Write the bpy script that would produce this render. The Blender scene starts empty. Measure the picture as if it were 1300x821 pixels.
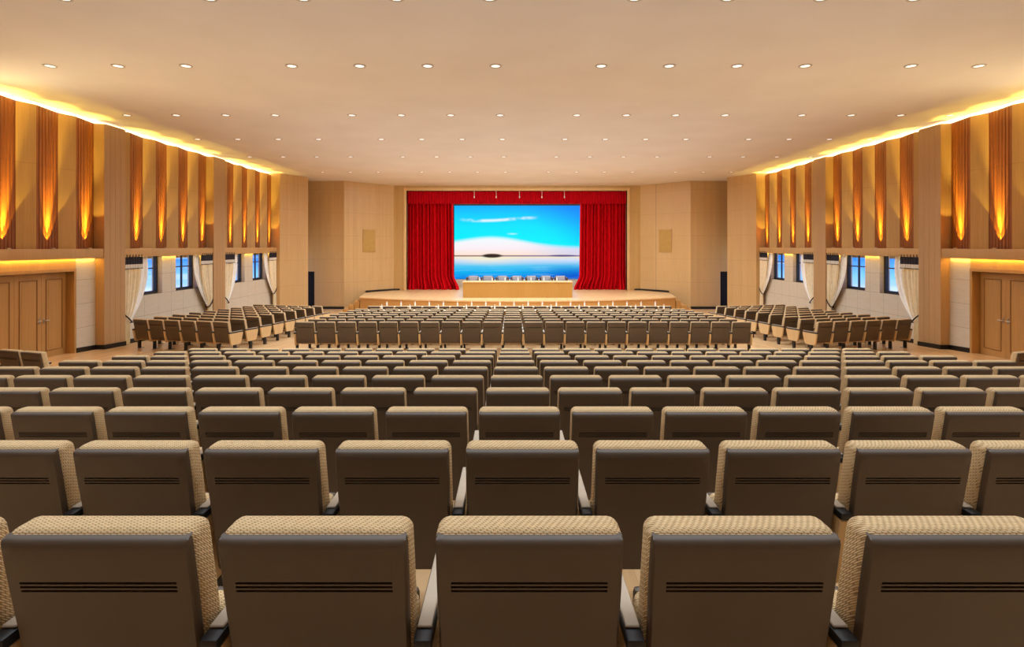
import bpy, bmesh, math, random
from mathutils import Vector, Matrix
random.seed(7)
S = bpy.context.scene
COL = S.collection
R = math.radians
CAMZ = 2.94
F = 710.0

# ------------------------------------------------------------------ nodes
def lin(c):
    c /= 255.0
    return c / 12.92 if c <= 0.04045 else ((c + 0.055) / 1.055) ** 2.4
def rgb(r, g, b):
    return (lin(r), lin(g), lin(b), 1.0)

class E:
    """a tiny wrapper so that node math reads like arithmetic"""
    def __init__(s, nt, sock): s.nt, s.s = nt, sock
    def _m(s, op, o=None, o2=None, rev=False):
        n = s.nt.nodes.new('ShaderNodeMath'); n.operation = op
        args = [s] + [a for a in (o, o2) if a is not None]
        if rev: args[0], args[1] = args[1], args[0]
        for i, a in enumerate(args):
            if isinstance(a, E): s.nt.links.new(a.s, n.inputs[i])
            else: n.inputs[i].default_value = a
        return E(s.nt, n.outputs[0])
    def __add__(s, o): return s._m('ADD', o)
    __radd__ = __add__
    def __sub__(s, o): return s._m('SUBTRACT', o)
    def __rsub__(s, o): return s._m('SUBTRACT', o, rev=True)
    def __mul__(s, o): return s._m('MULTIPLY', o)
    __rmul__ = __mul__
    def __truediv__(s, o): return s._m('DIVIDE', o)
    def sin(s): return s._m('SINE')
    def abs(s): return s._m('ABSOLUTE')
    def frac(s): return s._m('FRACT')
    def lt(s, o): return s._m('LESS_THAN', o)
    def gt(s, o): return s._m('GREATER_THAN', o)
    def pow(s, o): return s._m('POWER', o)
    def exp(s): return s._m('EXPONENT')
    def max(s, o): return s._m('MAXIMUM', o)
    def min(s, o): return s._m('MINIMUM', o)
    def smooth(s, a, b):
        n = s.nt.nodes.new('ShaderNodeMapRange'); n.interpolation_type = 'SMOOTHSTEP'
        s.nt.links.new(s.s, n.inputs[0]); n.inputs[1].default_value = a; n.inputs[2].default_value = b
        return E(s.nt, n.outputs[0])

def new_mat(name):
    m = bpy.data.materials.new(name); m.use_nodes = True
    nt = m.node_tree
    return m, nt, nt.nodes['Principled BSDF']
def pos(nt, kind='Position'):
    if kind == 'Position':
        g = nt.nodes.new('ShaderNodeNewGeometry'); out = g.outputs['Position']
    else:
        g = nt.nodes.new('ShaderNodeTexCoord'); out = g.outputs[kind]
    sp = nt.nodes.new('ShaderNodeSeparateXYZ'); nt.links.new(out, sp.inputs[0])
    return [E(nt, sp.outputs[i]) for i in range(3)]
def vec(nt, x, y, z):
    c = nt.nodes.new('ShaderNodeCombineXYZ')
    for i, a in enumerate((x, y, z)):
        if isinstance(a, E): nt.links.new(a.s, c.inputs[i])
        else: c.inputs[i].default_value = a
    return c.outputs[0]
def noise(nt, v, scale=1.0, detail=3.0, rough=.5):
    n = nt.nodes.new('ShaderNodeTexNoise'); nt.links.new(v, n.inputs['Vector'])
    n.inputs['Scale'].default_value = scale; n.inputs['Detail'].default_value = detail
    n.inputs['Roughness'].default_value = rough
    return E(nt, n.outputs['Fac'])
def ramp(nt, f, stops):
    n = nt.nodes.new('ShaderNodeValToRGB'); nt.links.new(f.s, n.inputs[0])
    el = n.color_ramp.elements
    el[0].position, el[0].color = stops[0]; el[1].position, el[1].color = stops[-1]
    for p, c in stops[1:-1]:
        e = el.new(p); e.color = c
    return n.outputs[0]
def mix(nt, f, a, b, mode='MIX'):
    n = nt.nodes.new('ShaderNodeMix'); n.data_type = 'RGBA'; n.blend_type = mode
    for s_, v in ((n.inputs[0], f), (n.inputs[6], a), (n.inputs[7], b)):
        if isinstance(v, E): nt.links.new(v.s, s_)
        elif isinstance(v, (tuple, float, int)): s_.default_value = v
        else: nt.links.new(v, s_)
    return n.outputs[2]
def bump(nt, b, h, dist, strength=1.0):
    n = nt.nodes.new('ShaderNodeBump'); n.inputs['Strength'].default_value = strength
    n.inputs['Distance'].default_value = dist
    nt.links.new(h.s, n.inputs['Height']); nt.links.new(n.outputs[0], b.inputs['Normal'])

def plain(name, col, rough=.5, metal=0.0, var=.06):
    m, nt, b = new_mat(name)
    x, y, z = pos(nt, 'Object')
    n = noise(nt, vec(nt, x, y, z), 9.0, 2)
    lo = tuple(c * (1 - var) for c in col[:3]) + (1,); hi = tuple(min(1, c * (1 + var)) for c in col[:3]) + (1,)
    nt.links.new(ramp(nt, n, [(.3, lo), (.7, hi)]), b.inputs['Base Color'])
    b.inputs['Roughness'].default_value = rough; b.inputs['Metallic'].default_value = metal
    return m

def veneer(name, c1, c2, rough=.45, joint_z=None, joint_w=.006, plank=.16, joints_xy=None):
    """upright wood veneer: grain stretched along z, strips of slightly different tone, optional joints"""
    m, nt, b = new_mat(name)
    x, y, z = pos(nt)
    q = x * .93 + y * 1.07
    g = noise(nt, vec(nt, x * 60, y * 60, z * 1.2), 1.0, 3)
    strip = noise(nt, vec(nt, (q / plank)._m('FLOOR') * 3.71, z * .12, 0.0), 1.0, 1)
    f = g * .6 + strip * .42 - .01
    col = ramp(nt, f, [(.28, c2), (.72, c1)])
    if joint_z:
        line = ((z - joint_z[0]) / joint_z[1]).frac().lt(joint_w / joint_z[1])
        col = mix(nt, line * .55, col, (c2[0] * .25, c2[1] * .22, c2[2] * .2, 1))
    if joints_xy:
        line = (q / joints_xy).frac().lt(.006 / joints_xy)
        col = mix(nt, line * .4, col, (c2[0] * .3, c2[1] * .27, c2[2] * .25, 1))
    nt.links.new(col, b.inputs['Base Color'])
    b.inputs['Roughness'].default_value = rough
    bump(nt, b, g, .0015, .3)
    return m

M = {}
M['wood'] = veneer('oak_veneer', rgb(206, 166, 104), rgb(182, 140, 80), joint_z=(4.97, 20))
M['wood_grid'] = veneer('oak_veneer_panels', rgb(213, 176, 122), rgb(195, 156, 103), joint_z=(-.38, 1.29), joints_xy=1.22, rough=.38)
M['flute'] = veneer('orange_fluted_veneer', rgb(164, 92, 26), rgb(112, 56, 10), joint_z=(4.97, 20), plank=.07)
M['ledge'] = veneer('ledge_veneer', rgb(206, 164, 108), rgb(190, 145, 90), plank=.5)
M['door'] = veneer('door_veneer', rgb(198, 152, 90), rgb(176, 130, 70), plank=.25)
M['chairwood'] = veneer('pale_chair_wood', rgb(228, 196, 146), rgb(214, 178, 124), plank=.4)
M['table'] = veneer('table_veneer', rgb(196, 148, 74), rgb(178, 130, 58), plank=.4)
M['moulding'] = veneer('dark_moulding_veneer', rgb(160, 112, 58), rgb(140, 94, 44), plank=.5)
M['pillar'] = veneer('pillar_veneer', rgb(196, 156, 108), rgb(178, 138, 92), plank=.3)
M['casing'] = veneer('pale_frame_veneer', rgb(226, 188, 130), rgb(212, 170, 112), plank=.5)
M['black'] = plain('black_metal', (.012, .011, .011, 1), .45)
M['base'] = plain('black_skirting', (.010, .008, .007, 1), .4)
M['void'] = plain('dark_doorway', (.004, .003, .003, 1), .8)
M['navy'] = plain('dark_plum_velvet', (.012, .006, .014, 1), .8, var=.3)
M['band'] = plain('white_band_cloth', rgb(214, 205, 190), .8)
M['cream'] = plain('cream_drape_cloth', rgb(246, 230, 196), .8)
M['tan'] = plain('drape_pleat_shade', rgb(150, 112, 68), .8)  # pleat shade put into the drape's colour
M['sheer'] = plain('white_sheer_cloth', rgb(250, 246, 240), .8)
M['white'] = plain('white_plastic', rgb(240, 236, 228), .4)
M['desk'] = plain('pale_desk_top', rgb(226, 208, 176), .35)
M['brown'] = plain('dark_brown_wood', rgb(84, 56, 40), .5)
M['grey'] = plain('light_grey_leather', rgb(158, 150, 152), .6)
M['steel'] = plain('brushed_steel', rgb(190, 180, 165), .3, .9)
M['trimring'] = plain('ceiling_trim', rgb(196, 176, 156), .5)
M['capgrey'] = plain('pale_arm_cap', rgb(186, 172, 152), .4)
M['wframe'] = plain('dark_window_frame', (.012, .013, .02, 1), .4)
M['speaker'] = plain('tan_speaker_cloth', rgb(188, 150, 82), .9)

def mk_red(name, c):
    m, nt, b = new_mat(name)
    x, y, z = pos(nt)
    n = noise(nt, vec(nt, x * 9, y * 9, z * .6), 1.0, 1)
    nt.links.new(ramp(nt, n, [(.3, tuple(a * .9 for a in c[:3]) + (1,)), (.7, c)]), b.inputs['Base Color'])
    b.inputs['Roughness'].default_value = .9; b.inputs['Specular IOR Level'].default_value = .08
    return m
M['red'] = mk_red('red_velvet', (.62, .002, .007, 1))
M['redtop'] = mk_red('red_valance_velvet', (.50, .002, .008, 1))

# plaster panels
def mk_panels():
    m, nt, b = new_mat('pale_wall_panels')
    x, y, z = pos(nt)
    n = noise(nt, vec(nt, x * 3, y * 3, z * 30), 1.0, 3)
    col = ramp(nt, n, [(.3, rgb(206, 194, 172)), (.7, rgb(213, 201, 180))])
    j = ((y - 15.98) / .71).frac().lt(.010).max(((z - 1.34) / .66).frac().lt(.011))
    col = mix(nt, j * .8, col, rgb(110, 98, 80))
    nt.links.new(col, b.inputs['Base Color']); b.inputs['Roughness'].default_value = .6
    return m
M['panel'] = mk_panels()
def mk_ceiling():
    m, nt, b = new_mat('ceiling_plaster')
    x, y, z = pos(nt)
    n = noise(nt, vec(nt, x, y, z), .8, 4)
    nt.links.new(ramp(nt, n, [(.3, rgb(222, 208, 190)), (.7, rgb(228, 215, 198))]), b.inputs['Base Color'])
    b.inputs['Roughness'].default_value = .8
    return m
M['ceiling'] = mk_ceiling()
def mk_floor(name, c1, c2, rough):
    m, nt, b = new_mat(name)
    x, y, z = pos(nt)
    row = (x / .14)._m('FLOOR')
    v = noise(nt, vec(nt, row * 7.3, ((y + row * .37) / 1.1)._m('FLOOR') * 3.1, 0.0), 1.0, 0)
    g = noise(nt, vec(nt, x * 40, y * 2, 0.0), 1.0, 3)
    col = ramp(nt, v * .7 + g * .4 - .05, [(.3, c2), (.75, c1)])
    j = (x / .14).frac().lt(.02)
    col = mix(nt, j * .35, col, (c2[0] * .4, c2[1] * .4, c2[2] * .4, 1))
    nt.links.new(col, b.inputs['Base Color']); b.inputs['Roughness'].default_value = rough
    return m
M['floor'] = mk_floor('honey_floorboards', rgb(228, 190, 142), rgb(212, 170, 120), .25)
M['stage'] = mk_floor('pale_stage_boards', rgb(232, 194, 142), rgb(220, 178, 124), .3)
M['stagefront'] = veneer('stage_front_veneer', rgb(206, 158, 92), rgb(188, 138, 72), plank=.6)

def mk_weave():
    m, nt, b = new_mat('beige_woven_fabric')
    x, y, z = pos(nt, 'Object')
    q = z + y * .9
    row = (q / .0068)._m('FLOOR')
    fx = ((x + y * .6) / .017 + row * .5).frac()
    fy = (q / .0068).frac()
    h = ((fx * math.pi).sin().pow(.6)) * ((fy * math.pi).sin().pow(.6))
    n = noise(nt, vec(nt, x, y, z), 60.0, 2)
    col = ramp(nt, h * .85 + n * .3 - .05, [(.10, rgb(112, 84, 52)), (.42, rgb(204, 171, 122)), (.95, rgb(234, 207, 160))])
    nt.links.new(col, b.inputs['Base Color']); b.inputs['Roughness'].default_value = .85
    bump(nt, b, h, .003, .7)
    return m
M['weave'] = mk_weave()
def mk_shell():
    m, nt, b = new_mat('dark_brown_chair_shell')
    x, y, z = pos(nt, 'Object')
    n = noise(nt, vec(nt, x, y, z), 3.0, 2)
    nt.links.new(ramp(nt, n, [(.3, rgb(80, 67, 54)), (.7, rgb(88, 74, 60))]), b.inputs['Base Color'])
    b.inputs['Roughness'].default_value = .42
    return m
M['shell'] = mk_shell()

def emis(name, col, st):
    m, nt, b = new_mat(name)
    x, y, z = pos(nt, 'Object')
    n = noise(nt, vec(nt, x, y, z), 4.0, 1)
    nt.links.new(ramp(nt, n, [(.2, tuple(c * .97 for c in col[:3]) + (1,)), (.8, col)]), b.inputs['Emission Color'])
    b.inputs['Base Color'].default_value = (.8, .8, .8, 1)
    b.inputs['Emission Strength'].default_value = st
    return m
M['lens'] = emis('downlight_lens', (1, .93, .82, 1), 1.25)
M['lamp'] = emis('uplight_lens', (1, .62, .18, 1), 4.0)

def mk_glass():
    m = bpy.data.materials.new('window_glass'); m.use_nodes = True
    nt = m.node_tree; nt.nodes.remove(nt.nodes['Principled BSDF'])
    t = nt.nodes.new('ShaderNodeBsdfTransparent'); g = nt.nodes.new('ShaderNodeBsdfGlossy')
    g.inputs['Roughness'].default_value = .02
    mx = nt.nodes.new('ShaderNodeMixShader'); mx.inputs[0].default_value = .05
    nt.links.new(t.outputs[0], mx.inputs[1]); nt.links.new(g.outputs[0], mx.inputs[2])
    nt.links.new(mx.outputs[0], nt.nodes['Material Output'].inputs['Surface'])
    return m
M['glass'] = mk_glass()

def mk_screen():
    m, nt, b = new_mat('led_screen_seascape')
    u, v, _ = pos(nt, 'UV')
    v2 = vec(nt, u, v, 0.0)
    # upper sky
    sky = ramp(nt, v, [(.45, rgb(0, 245, 255)), (.70, rgb(0, 232, 255)), (.88, rgb(0, 205, 255)), (1.0, rgb(0, 172, 255))])
    deep = (u * 1.0 + v * .8 - 1.15).smooth(.0, .7)
    sky = mix(nt, deep * .8, sky, rgb(20, 120, 250))
    # thin cloud streaks
    warp = noise(nt, vec(nt, u * 9, v * 6, 0.0), 1.0, 3)
    line = v - .815 + (u * 7.0).sin() * .020
    streak = (1.0 - (line / .028).abs().min(1.0)) * (warp - .36).smooth(0, .22) * u.smooth(.03, .12) * (1 - u.smooth(.55, .68))
    sky = mix(nt, streak * .85, sky, (1, 1, 1, 1))
    s2 = (1 - ((v - .615) / .018).abs().min(1.0)) * (1 - ((u - .46) / .05).abs().min(1.0))
    sky = mix(nt, s2 * .5, sky, (1, 1, 1, 1))
    # pale glow dome over the horizon
    dome = ((u - .31) * (u - .31) * -9.0).exp() * .115 + .475 - u * .03
    glow = (dome - v).smooth(-.02, .05)
    gcol = ramp(nt, v, [(.32, rgb(255, 226, 205)), (.42, rgb(252, 240, 246)), (.56, rgb(242, 252, 255))])
    gcol = mix(nt, u.smooth(.45, 1.0) * .6, gcol, rgb(190, 205, 245))
    sky = mix(nt, glow, sky, gcol)
    # sea
    sea = ramp(nt, v, [(.0, rgb(0, 130, 235)), (.10, rgb(0, 180, 245)), (.18, rgb(80, 200, 245)), (.25, rgb(200, 220, 250)), (.31, rgb(255, 232, 200))])
    sea = mix(nt, u.smooth(.4, 1.0) * (1 - v.smooth(.02, .26)) * .9, sea, rgb(0, 76, 205))
    sun = (((u - .28) * (u - .28)) * -22.0).exp() * v.smooth(.16, .30)
    sea = mix(nt, sun * .75, sea, rgb(255, 244, 200))
    wv = noise(nt, vec(nt, u * 5, v * 40, 3.0), 1.0, 3)
    sea = mix(nt, (wv - .5).smooth(0, .25) * .3, sea, rgb(150, 225, 255))
    col = mix(nt, v.lt(.315), sky, sea)
    # far shore and island
    shore = (1 - ((v - .315) / .014).abs().min(1.0)).smooth(0, .8)
    col = mix(nt, shore * .85, col, mix(nt, u, rgb(96, 50, 60), rgb(92, 70, 150)))
    du = (u - .30) / .10; dv = (v - .317) / .036
    isl = (1 - (du * du + dv * dv)._m('SQRT')).smooth(0, .45)
    col = mix(nt, isl * .96, col, rgb(34, 14, 10))
    du = (u - .86) / .14; dv = (v - .318) / .018
    isl = (1 - (du * du + dv * dv)._m('SQRT')).smooth(0, .5)
    col = mix(nt, isl * .7, col, rgb(60, 50, 120))
    nt.links.new(col, b.inputs['Emission Color'])
    b.inputs['Base Color'].default_value = (.01, .01, .01, 1); b.inputs['Roughness'].default_value = .6; b.inputs['Specular IOR Level'].default_value = 0.0
    b.inputs['Emission Strength'].default_value = 1.0
    return m
M['screen'] = mk_screen()

# ------------------------------------------------------------------ mesh helpers
def obj(name, bm, mat, parent=None, smooth=True, ang=35):
    me = bpy.data.meshes.new(name)
    bmesh.ops.recalc_face_normals(bm, faces=bm.faces[:])
    bm.to_mesh(me); bm.free()
    for mm in (mat if isinstance(mat, (list, tuple)) else [mat]): me.materials.append(mm)
    if smooth:
        me.polygons.foreach_set('use_smooth', [True] * len(me.polygons))
        me.set_sharp_from_angle(angle=R(ang))
    o = bpy.data.objects.new(name, me); COL.objects.link(o)
    if parent: o.parent = parent
    return o
def tag(o, label=None, cat=None, group=None, kind=None):
    if label: o['label'] = label
    if cat: o['category'] = cat
    if group: o['group'] = group
    if kind: o['kind'] = kind
    return o
def empty(name, loc=(0, 0, 0), rz=0.0):
    o = bpy.data.objects.new(name, None); COL.objects.link(o)
    o.empty_display_size = .1; o.location = loc; o.rotation_euler = (0, 0, rz)
    return o
def copy_tree(o, parent=None):
    c = o.copy(); COL.objects.link(c)
    if parent: c.parent = parent
    for ch in o.children: copy_tree(ch, c)
    return c
def box(bm, x0, x1, y0, y1, z0, z1, bev=0.0, seg=2):
    r = bmesh.ops.create_cube(bm, size=1.0)
    vs = r['verts']
    for v in vs:
        v.co = Vector((x0 + (v.co.x + .5) * (x1 - x0), y0 + (v.co.y + .5) * (y1 - y0), z0 + (v.co.z + .5) * (z1 - z0)))
    if bev:
        es = list({e for v in vs for e in v.link_edges})
        bmesh.ops.bevel(bm, geom=es, offset=bev, segments=seg, profile=.5, affect='EDGES', clamp_overlap=True)
    return vs
def prism(bm, pts, axis, a, b):
    """closed polygon pts extruded along an axis from a to b"""
    def P(p, t):
        if axis == 'x': return Vector((t, p[0], p[1]))
        if axis == 'y': return Vector((p[0], t, p[1]))
        return Vector((p[0], p[1], t))
    va = [bm.verts.new(P(p, a)) for p in pts]; vb = [bm.verts.new(P(p, b)) for p in pts]
    n = len(pts)
    for i in range(n):
        bm.faces.new((va[i], va[(i + 1) % n], vb[(i + 1) % n], vb[i]))
    bm.faces.new(va[::-1]); bm.faces.new(vb)
def lathe(bm, prof, n=16, c=(0, 0, 0), cap=True):
    rings = []
    for r, z in prof:
        rings.append([bm.verts.new((c[0] + r * math.cos(2 * math.pi * k / n), c[1] + r * math.sin(2 * math.pi * k / n), c[2] + z)) for k in range(n)])
    for a, b in zip(rings, rings[1:]):
        for k in range(n): bm.faces.new((a[k], a[(k + 1) % n], b[(k + 1) % n], b[k]))
    if cap:
        bm.faces.new(rings[0][::-1]); bm.faces.new(rings[-1])
def tube(bm, pts, r, n=6):
    pts = [Vector(p) for p in pts]; rings = []
    for i, p in enumerate(pts):
        d = (pts[min(i + 1, len(pts) - 1)] - pts[max(i - 1, 0)]).normalized()
        a = d.orthogonal().normalized(); b = d.cross(a)
        if rings and a.dot(la) < 0: a, b = -a, -b
        la = a
        rings.append([bm.verts.new(p + r * (a * math.cos(2 * math.pi * k / n) + b * math.sin(2 * math.pi * k / n))) for k in range(n)])
    for q, w in zip(rings, rings[1:]):
        for k in range(n): bm.faces.new((q[k], q[(k + 1) % n], w[(k + 1) % n], w[k]))
    bm.faces.new(rings[0][::-1]); bm.faces.new(rings[-1])
def grid_surface(bm, f, nu, nv, thick=None):
    """f(u,v)->Vector; optional second sheet offset so that cloth is solid"""
    A = [[bm.verts.new(f(i / nu, j / nv)) for i in range(nu + 1)] for j in range(nv + 1)]
    for j in range(nv):
        for i in range(nu): bm.faces.new((A[j][i], A[j][i + 1], A[j + 1][i + 1], A[j + 1][i]))
    if thick is not None:
        B = [[bm.verts.new(f(i / nu, j / nv) + thick) for i in range(nu + 1)] for j in range(nv + 1)]
        for j in range(nv):
            for i in range(nu): bm.faces.new((B[j][i + 1], B[j][i], B[j + 1][i], B[j + 1][i + 1]))
        for i in range(nu):
            bm.faces.new((A[0][i + 1], A[0][i], B[0][i], B[0][i + 1])); bm.faces.new((A[nv][i], A[nv][i + 1], B[nv][i + 1], B[nv][i]))
        for j in range(nv):
            bm.faces.new((A[j][0], A[j + 1][0], B[j + 1][0], B[j][0])); bm.faces.new((A[j + 1][nu], A[j][nu], B[j][nu], B[j + 1][nu]))

# ------------------------------------------------------------------ the hall
XL, XR = -11.9, 12.5
CX = .3
CEIL = CAMZ + 3.6
PTOP = CAMZ + 3.49
LEDGE0, LEDGE1 = 2.60, 2.86
DEP = .25
ROW0, DROW = 1.42, .951
def row_z(i): return 1.32 - .1229 * i
def floor_z(y):
    if y < ROW0 + .451: return row_z(0)
    if y < ROW0 + DROW * 9 + .451: return row_z(int(math.floor((y - (ROW0 - .5)) / DROW)))
    if y < 15: return .035 + .105 * (15 - y) / (15 - 10.455)
    if y < 23: return .035 - .051 * (y - 15)
    return -.373 - .187 * min(1.0, (y - 23) / 8.0)
FRONT = 33.4            # proscenium plane
STG = CAMZ - 2.65       # stage floor level

def wx(s, d):           # wall side s (-1 left, +1 right); d = distance inward from the wall plane
    return XL + d if s < 0 else XR - d
def sbox(bm, s, d0, d1, y0, y1, z0, z1, bev=0.0):
    a, b = wx(s, d0), wx(s, d1)
    box(bm, min(a, b), max(a, b), y0, y1, z0, z1, bev)

# floor: terraces under the rear block, then the ramp
bm = bmesh.new()
prof = [(-4.5, row_z(0))]
for i in range(10):
    e = ROW0 + DROW * i + .451
    prof.append((e, row_z(i))); prof.append((e, row_z(i + 1) if i < 9 else .14))
prof += [(15, .035), (19, -.169), (23, -.373), (27, -.4665), (31, -.56), (34.0, -.56)]
va = [bm.verts.new((XL - .6, y, z)) for y, z in prof]; vb = [bm.verts.new((XR + .6, y, z)) for y, z in prof]
for i in range(len(prof) - 1): bm.faces.new((va[i], vb[i], vb[i + 1], va[i + 1]))
tag(obj('floor', bm, M['floor'], ang=15), 'honey coloured boarded hall floor stepping and sloping down to the stage', 'floor', kind='structure')

bm = bmesh.new()
box(bm, XL - .4, XR + .4, -4.5, FRONT + .3, CEIL, CEIL + .2)
tag(obj('ceiling', bm, M['ceiling']), 'smooth warm beige ceiling with rows of recessed downlights', 'ceiling', kind='structure')

bm = bmesh.new()
box(bm, XL - .6, XR + .6, -4.7, -4.5, .8, CEIL + .2)
tag(obj('wall_rear', bm, M['wood_grid']), 'oak veneered rear wall behind the seating', 'wall', kind='structure')

PIL = [(10.1, 10.95), (15.98, 16.85), (21.85, 22.72)]
BAYS = [(10.95, 15.98), (16.85, 21.85), (22.72, 27.75)]
WIN_OFF = [(.82, 2.17), (2.95, 4.27)]         # two window openings in a bay
WZ0, WZ1 = 1.34, 2.58
side_name = {-1: 'left', 1: 'right'}

def module_profile(y0, L):
    """(y, inward) points of one flat splayed panel, then the fluted niche running back"""
    f = .36
    pts = [(y0, -.05), (y0 + f, .14)]
    flute = []
    n = 7
    for k in range(n):
        t0, t1 = k / n, (k + 1) / n
        for t, dd in ((t0 + .02 / n, 0.0), (t0 + .62 / n, 0.0), (t0 + .70 / n, -.014), (t1 - .06 / n, -.014)):
            flute.append((y0 + f + t * (L - f), .14 + t * (-.19) + dd))
    flute.append((y0 + L, -.05))
    return pts, flute

lights = []
def wall_side(s):
    nm = side_name[s]
    # lower pale panel walls with window openings, the door bay, and everything above the doors
    bm = bmesh.new()
    T = -.35
    for b in (1, 2):
        y0, y1 = BAYS[b]
        zlo = -1.0
        sbox(bm, s, T, 0, y0, y1, zlo, WZ0)
        ys = [y0] + [y0 + o for w in WIN_OFF for o in w] + [y1]
        for k in (0, 2, 4): sbox(bm, s, T, 0, ys[k], ys[k + 1], WZ0, LEDGE0 + .05)
    sbox(bm, s, T, 0, 15.25, 15.98, -1, LEDGE0 + .05)
    tag(obj('wall_' + nm, bm, M['panel']), 'pale panelled lower %s wall with window openings' % nm, 'wall', kind='structure')
    # upper timber wall: splayed flats
    bmF, bmN = bmesh.new(), bmesh.new()
    for y0, y1 in BAYS:
        L = (y1 - y0) / 4
        for k in range(4):
            flat, flute = module_profile(y0 + k * L, L)
            for bmX, pts in ((bmF, flat), (bmN, [flat[-1]] + flute)):
                lo = [bmX.verts.new((wx(s, d), y, LEDGE1 - .02)) for y, d in pts]
                hi = [bmX.verts.new((wx(s, d), y, PTOP)) for y, d in pts]
                hb = [bmX.verts.new((wx(s, d - .03), y, PTOP)) for y, d in pts]
                for i in range(len(pts) - 1):
                    bmX.faces.new((lo[i], lo[i + 1], hi[i + 1], hi[i])); bmX.faces.new((hi[i], hi[i + 1], hb[i + 1], hb[i]))
            yc = y0 + k * L + .36 + (L - .36) * .5
            lights.append((s, yc))
    # the backing that closes the cove
    sbox(bmF, s, -.50, -.42, -4.5, 31.3, 2.5, CEIL)
    # timber over the doors, plain timber wall beside and behind the viewer
    sbox(bmF, s, -.35, 0, 10.95, 15.25, 2.25, LEDGE0 + .05)
    sbox(bmF, s, -.35, 0, -4.5, 10.1, -.5, PTOP)
    sbox(bmF, s, -.35, 0, 10.95, 12.0, -.5, 2.3)
    tag(obj('wall_%s_upper' % nm, bmF, M['wood'], smooth=False), 'splayed oak panels high on the %s wall' % nm, 'wall', kind='structure')
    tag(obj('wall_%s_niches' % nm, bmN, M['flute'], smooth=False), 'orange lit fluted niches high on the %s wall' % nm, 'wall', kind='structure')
    # pillars
    for y0, y1 in PIL:
        bm = bmesh.new()
        sbox(bm, s, -.08, DEP, y0, y1, floor_z(y1) - .2, PTOP + .0)
        # narrow upright shadow grooves
        for k in (1, 2, 3):
            yg = y0 + (y1 - y0) * k / 4
            sbox(bm, s, DEP - .002, DEP + .004, yg + .01, yg + (y1 - y0) / 4 - .012, floor_z(y1), PTOP)
        tag(obj('trim_1', bm, M['pillar']), 'pale oak pillar on the %s wall' % nm, 'pillar', kind='structure')
    # ledges
    for y0, y1 in BAYS:
        bm = bmesh.new()
        sbox(bm, s, -.3, DEP - .02, y0 - .0, y1, LEDGE0, LEDGE1, .006)
        tag(obj('trim_2', bm, M['ledge']), 'projecting oak ledge along the %s wall' % nm, 'ledge', kind='structure')
    # skirting
    def skirt(pts, h=.13, t=.02, name='baseboard_' + nm):
        bm = bmesh.new()
        for (d0, y0, d1, y1) in pts:
            x0, x1 = wx(s, d0), wx(s, d1)
            dirv = Vector((x1 - x0, y1 - y0, 0)).normalized(); nrm = Vector((-dirv.y, dirv.x, 0)) * t
            if nrm.x * s > 0 or (abs(nrm.x) < 1e-6 and nrm.y > 0): nrm = -nrm
            ps = []
            for (x, y) in ((x0, y0), (x1, y1)):
                for off in (Vector((0, 0, 0)), nrm):
                    for z in (floor_z(y) - .05, floor_z(y) + h):
                        ps.append(bm.verts.new((x + off.x, y + off.y, z)))
            a = ps
            for q in ((0, 1, 5, 4), (2, 6, 7, 3), (1, 3, 7, 5), (0, 4, 6, 2), (0, 2, 3, 1), (4, 5, 7, 6)):
                bm.faces.new([a[i] for i in q])
        tag(obj(name, bm, M['base'], smooth=False), 'black skirting along the foot of the %s wall' % nm, 'skirting', kind='structure')
    skirt([(0, 15.27, 0, 15.98), (0, 15.98, DEP, 15.98), (DEP, 15.96, DEP, 16.87), (0, 16.87, 0, 21.85), (DEP, 21.83, DEP, 22.74), (0, 22.74, 0, 27.75)])
    # windows
    for b in (1, 2):
        for w in WIN_OFF:
            y0, y1 = BAYS[b][0] + w[0], BAYS[b][0] + w[1]
            where = ('nearer' if w[0] < 1 else 'farther') + ' window of the ' + ('near' if b == 1 else 'far') + ' curtained bay, %s wall' % nm
            r = empty('window_1', (wx(s, -.2), (y0 + y1) / 2, WZ0))
            tag(r, 'dark framed ' + where, 'window', kind='structure')
            bm = bmesh.new(); hw = (y1 - y0) / 2; H = WZ1 + .1 - WZ0; t = .09; th = .05
            box(bm, -th, th, -hw, -hw + t, 0, H); box(bm, -th, th, hw - t, hw, 0, H)
            box(bm, -th, th, -hw + t, hw - t, 0, t); box(bm, -th, th, -hw + t, hw - t, H - t, H)
            obj('window_frame', bm, M['wframe'], r)
            bm = bmesh.new()
            box(bm, -.03, .03, -.022, .022, t, H - t); box(bm, -.03, .03, -hw + t, -.022, .83, .87); box(bm, -.03, .03, .022, hw - t, .83, .87)
            obj('glazing_bar', bm, M['wframe'], r)
            bm = bmesh.new(); box(bm, -.004, .004, -hw + t, hw - t, t, H - t)
            obj('pane', bm, M['glass'], r)
    # the doors: four leaves in a recess
    for k in range(4):
        y1 = 15.17 - k * .79; y0 = y1 - .785
        xf = wx(s, -.22); sg = -s                       # sg: inward direction
        r = empty('door_1', (xf, (y0 + y1) / 2, .0))
        tag(r, 'oak panelled door leaf, %s counted from the pillar, %s wall' % (('first', 'second', 'third', 'fourth')[k], nm), 'door', kind='structure')
        hw = .392
        z0 = floor_z((y0 + y1) / 2) - .02
        bm = bmesh.new()
        box(bm, -.02, .02, -hw, hw, z0, 2.22)
        obj('door_leaf', bm, M['door'], r)
        bm = bmesh.new()                               # raised and fielded panel moulding
        a, c = .02 * sg, .034 * sg
        lo, hi = min(a, c), max(a, c)
        for (p0, p1, q0, q1) in ((-.27, .27, .20, .225), (-.27, .27, 2.045, 2.07), (-.27, -.245, .225, 2.045), (.245, .27, .225, 2.045)):
            box(bm, lo, hi, p0, p1, q0, q1, .004, 1)
        obj('panel_moulding', bm, M['moulding'], r)
        bm = bmesh.new(); c2 = .026 * sg
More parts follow.
